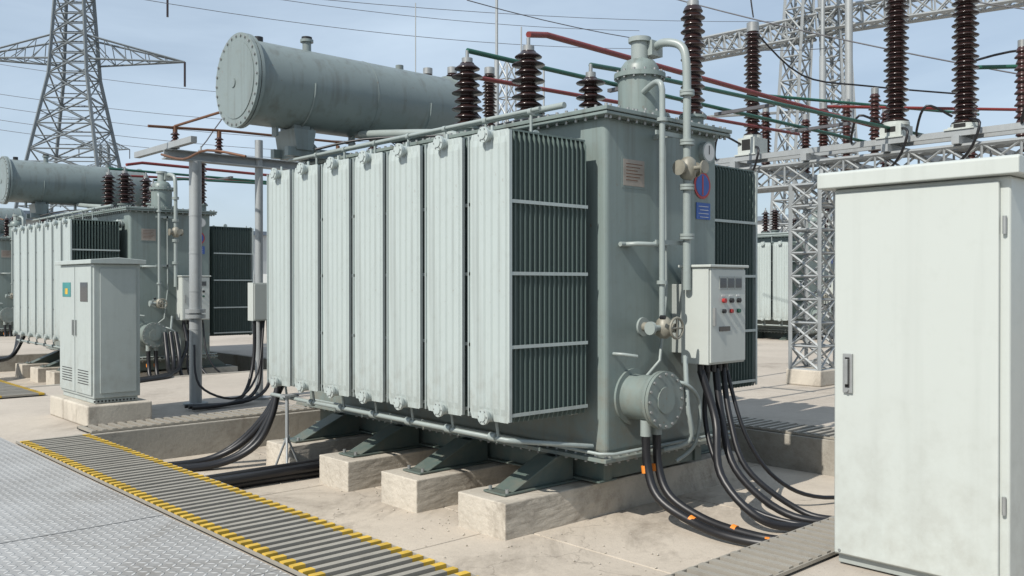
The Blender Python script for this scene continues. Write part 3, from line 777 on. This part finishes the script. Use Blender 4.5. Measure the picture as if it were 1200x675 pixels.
# wires
W = empty('overhead_power_lines', at(50, 0, 15)); m = M(); m.use(ALU)
def wire(p, q, sag, r):
    p = Vector(p); q = Vector(q)
    m.tube([p.lerp(q, t / 14) - Vector((0, 0, sag * 4 * (t / 14) * (1 - t / 14))) for t in range(15)], r, 5)
for i, (y0, y1) in enumerate(((98, 128), (113, 146), (128, 160), (62, 100), (140, 168))):
    wire(at(90, -58, 1.6 + (333 - y0) * .0853), at(100, -6, 1.6 + (333 - y1 - 22) * .0948), 1.2, .026)
wire(at(60, -30, 23), at(85, 12, 25.5), 1.0, .024); wire(at(60, -30, 21.5), at(85, 12, 23.8), 1.0, .024)
wire(at(60, -22, 21.5), at(90, 34, 28.0), 1.0, .024)
wire(at(20, 2.3, 8.3), at(15, 9.6, 4.9), .15, .014); wire(at(22, 7.5, 9.3), at(16, 12, 6.2), .2, .014)
wire(at(20, -1.0, 7.9), at(30, 11, 9.5), .5, .012)
m.obj('conductors', W)

# ------------------------------------------------------------------ background buildings / wall
def building(d, r, w, dep, h, roof=BLUEROOF, floors=2, name='substation_building'):
    c = at(d, r, 0); e = empty(name, c); x, y = c[0], c[1]
    m = M(); m.use(BWALL); m.box(x - dep / 2, x + dep / 2, y - w / 2, y + w / 2, 0, h); m.obj('walls', e)
    m = M(); m.use(roof); m.box(x - dep / 2 - .3, x + dep / 2 + .3, y - w / 2 - .3, y + w / 2 + .3, h + .003, h + .35); m.obj('roof', e)
    m = M()
    nf = floors
    for f in range(nf):
        z0 = f * h / nf + 1.0; k = -w / 2 + 1.2
        while k < w / 2 - 1.5:
            m.use(WHITE); m.box(x - dep / 2 - .06, x - dep / 2 - .002, y + k - .06, y + k + 1.36, z0 - .06, z0 + 1.46)
            m.use(GLASS); m.box(x - dep / 2 - .08, x - dep / 2 - .062, y + k, y + k + .62, z0, z0 + 1.4); m.box(x - dep / 2 - .08, x - dep / 2 - .062, y + k + .68, y + k + 1.3, z0, z0 + 1.4)
            k += 2.6
    k = -dep / 2 + 1
    while k < dep / 2 - 1.5:
        m.use(GLASS); m.box(x + k, x + k + 1.3, y - w / 2 - .05, y - w / 2 - .004, 1, 2.4); k += 2.6
    m.use(FRAME); m.box(x - dep / 2 - .05, x - dep / 2 - .003, y - .6, y + .3, 0.01, .98)
    m.obj('windows_and_door', e)
building(40, -24.5, 12, 7, 4.2, floors=1)
building(95, -30, 30, 12, 6)
building(70, 26, 24, 10, 6.5)
building(46, 22, 14, 6, 4.2, floors=1)
building(120, -5, 30, 12, 8)
m = M(); m.use(BWALL)
for k in range(52):
    p = Vector(at(62, -72 + k * 3, 0)); q = Vector(at(62, -72 + k * 3 + 2.98, 0)); n = Vector((.679, .734, 0)) * .12
    vs = [p - n, q - n, q + n, p + n]; h = 2.3
    m.add([v for v in vs] + [v + Vector((0, 0, h)) for v in vs], [(0, 1, 2, 3), (4, 5, 6, 7), (0, 1, 5, 4), (1, 2, 6, 5), (2, 3, 7, 6), (3, 0, 4, 7)])
    n2 = n * 1.8; vs = [p - n2, p + Vector((.734, -.679, 0)) * .3 - n2, p + Vector((.734, -.679, 0)) * .3 + n2, p + n2]
    m.add([v for v in vs] + [v + Vector((0, 0, h + .25)) for v in vs], [(0, 1, 2, 3), (4, 5, 6, 7), (0, 1, 5, 4), (1, 2, 6, 5), (2, 3, 7, 6), (3, 0, 4, 7)])
m.obj('perimeter_wall')

# ------------------------------------------------------------------ camera, light, world
cam = bpy.data.cameras.new('Camera'); co = bpy.data.objects.new('Camera', cam); scene.collection.objects.link(co)
cam.sensor_width = 36; cam.lens = 36 * 1055 / 1200; cam.clip_end = 3000
co.location = (0, 0, 1.6); co.rotation_euler = (math.radians(90 - .245), 0, -math.atan2(.679, .734))
scene.camera = co

el = math.radians(43); sd = Vector((-1, -.12, 0)).normalized()
sv = Vector((sd.x * math.cos(el), sd.y * math.cos(el), math.sin(el)))
L = bpy.data.lights.new('sun', 'SUN'); L.energy = 5.0; L.angle = math.radians(.5); L.color = (1, .95, .87)
lo = bpy.data.objects.new('sun', L); scene.collection.objects.link(lo); lo.rotation_euler = sv.to_track_quat('Z', 'Y').to_euler()

w = bpy.data.worlds.new('World'); scene.world = w; w.use_nodes = True; nt = w.node_tree
bg = nt.nodes['Background']
sky = N(nt, 'ShaderNodeTexSky', sky_type='NISHITA'); sky.sun_disc = False
sky.sun_elevation = el; sky.sun_rotation = math.atan2(sd.x, sd.y); sky.air_density = 1.0; sky.dust_density = 1.2; sky.ozone_density = 1.6
tc = N(nt, 'ShaderNodeTexCoord').outputs['Generated']
cl = ramp(nt, noise(nt, mapping(nt, tc, (1.2, 1.2, 4.5)), 1.5, 6, .55, .4), .38, .72)
c = mix(nt, math_n(nt, 'ADD', math_n(nt, 'MULTIPLY', cl, .38), .46), sky.outputs[0], (7.3, 8.8, 10.4))
nt.links.new(c, bg.inputs[0]); bg.inputs[1].default_value = .095
scene.view_settings.view_transform = 'Standard'; scene.view_settings.look = 'None'; scene.view_settings.exposure = 0
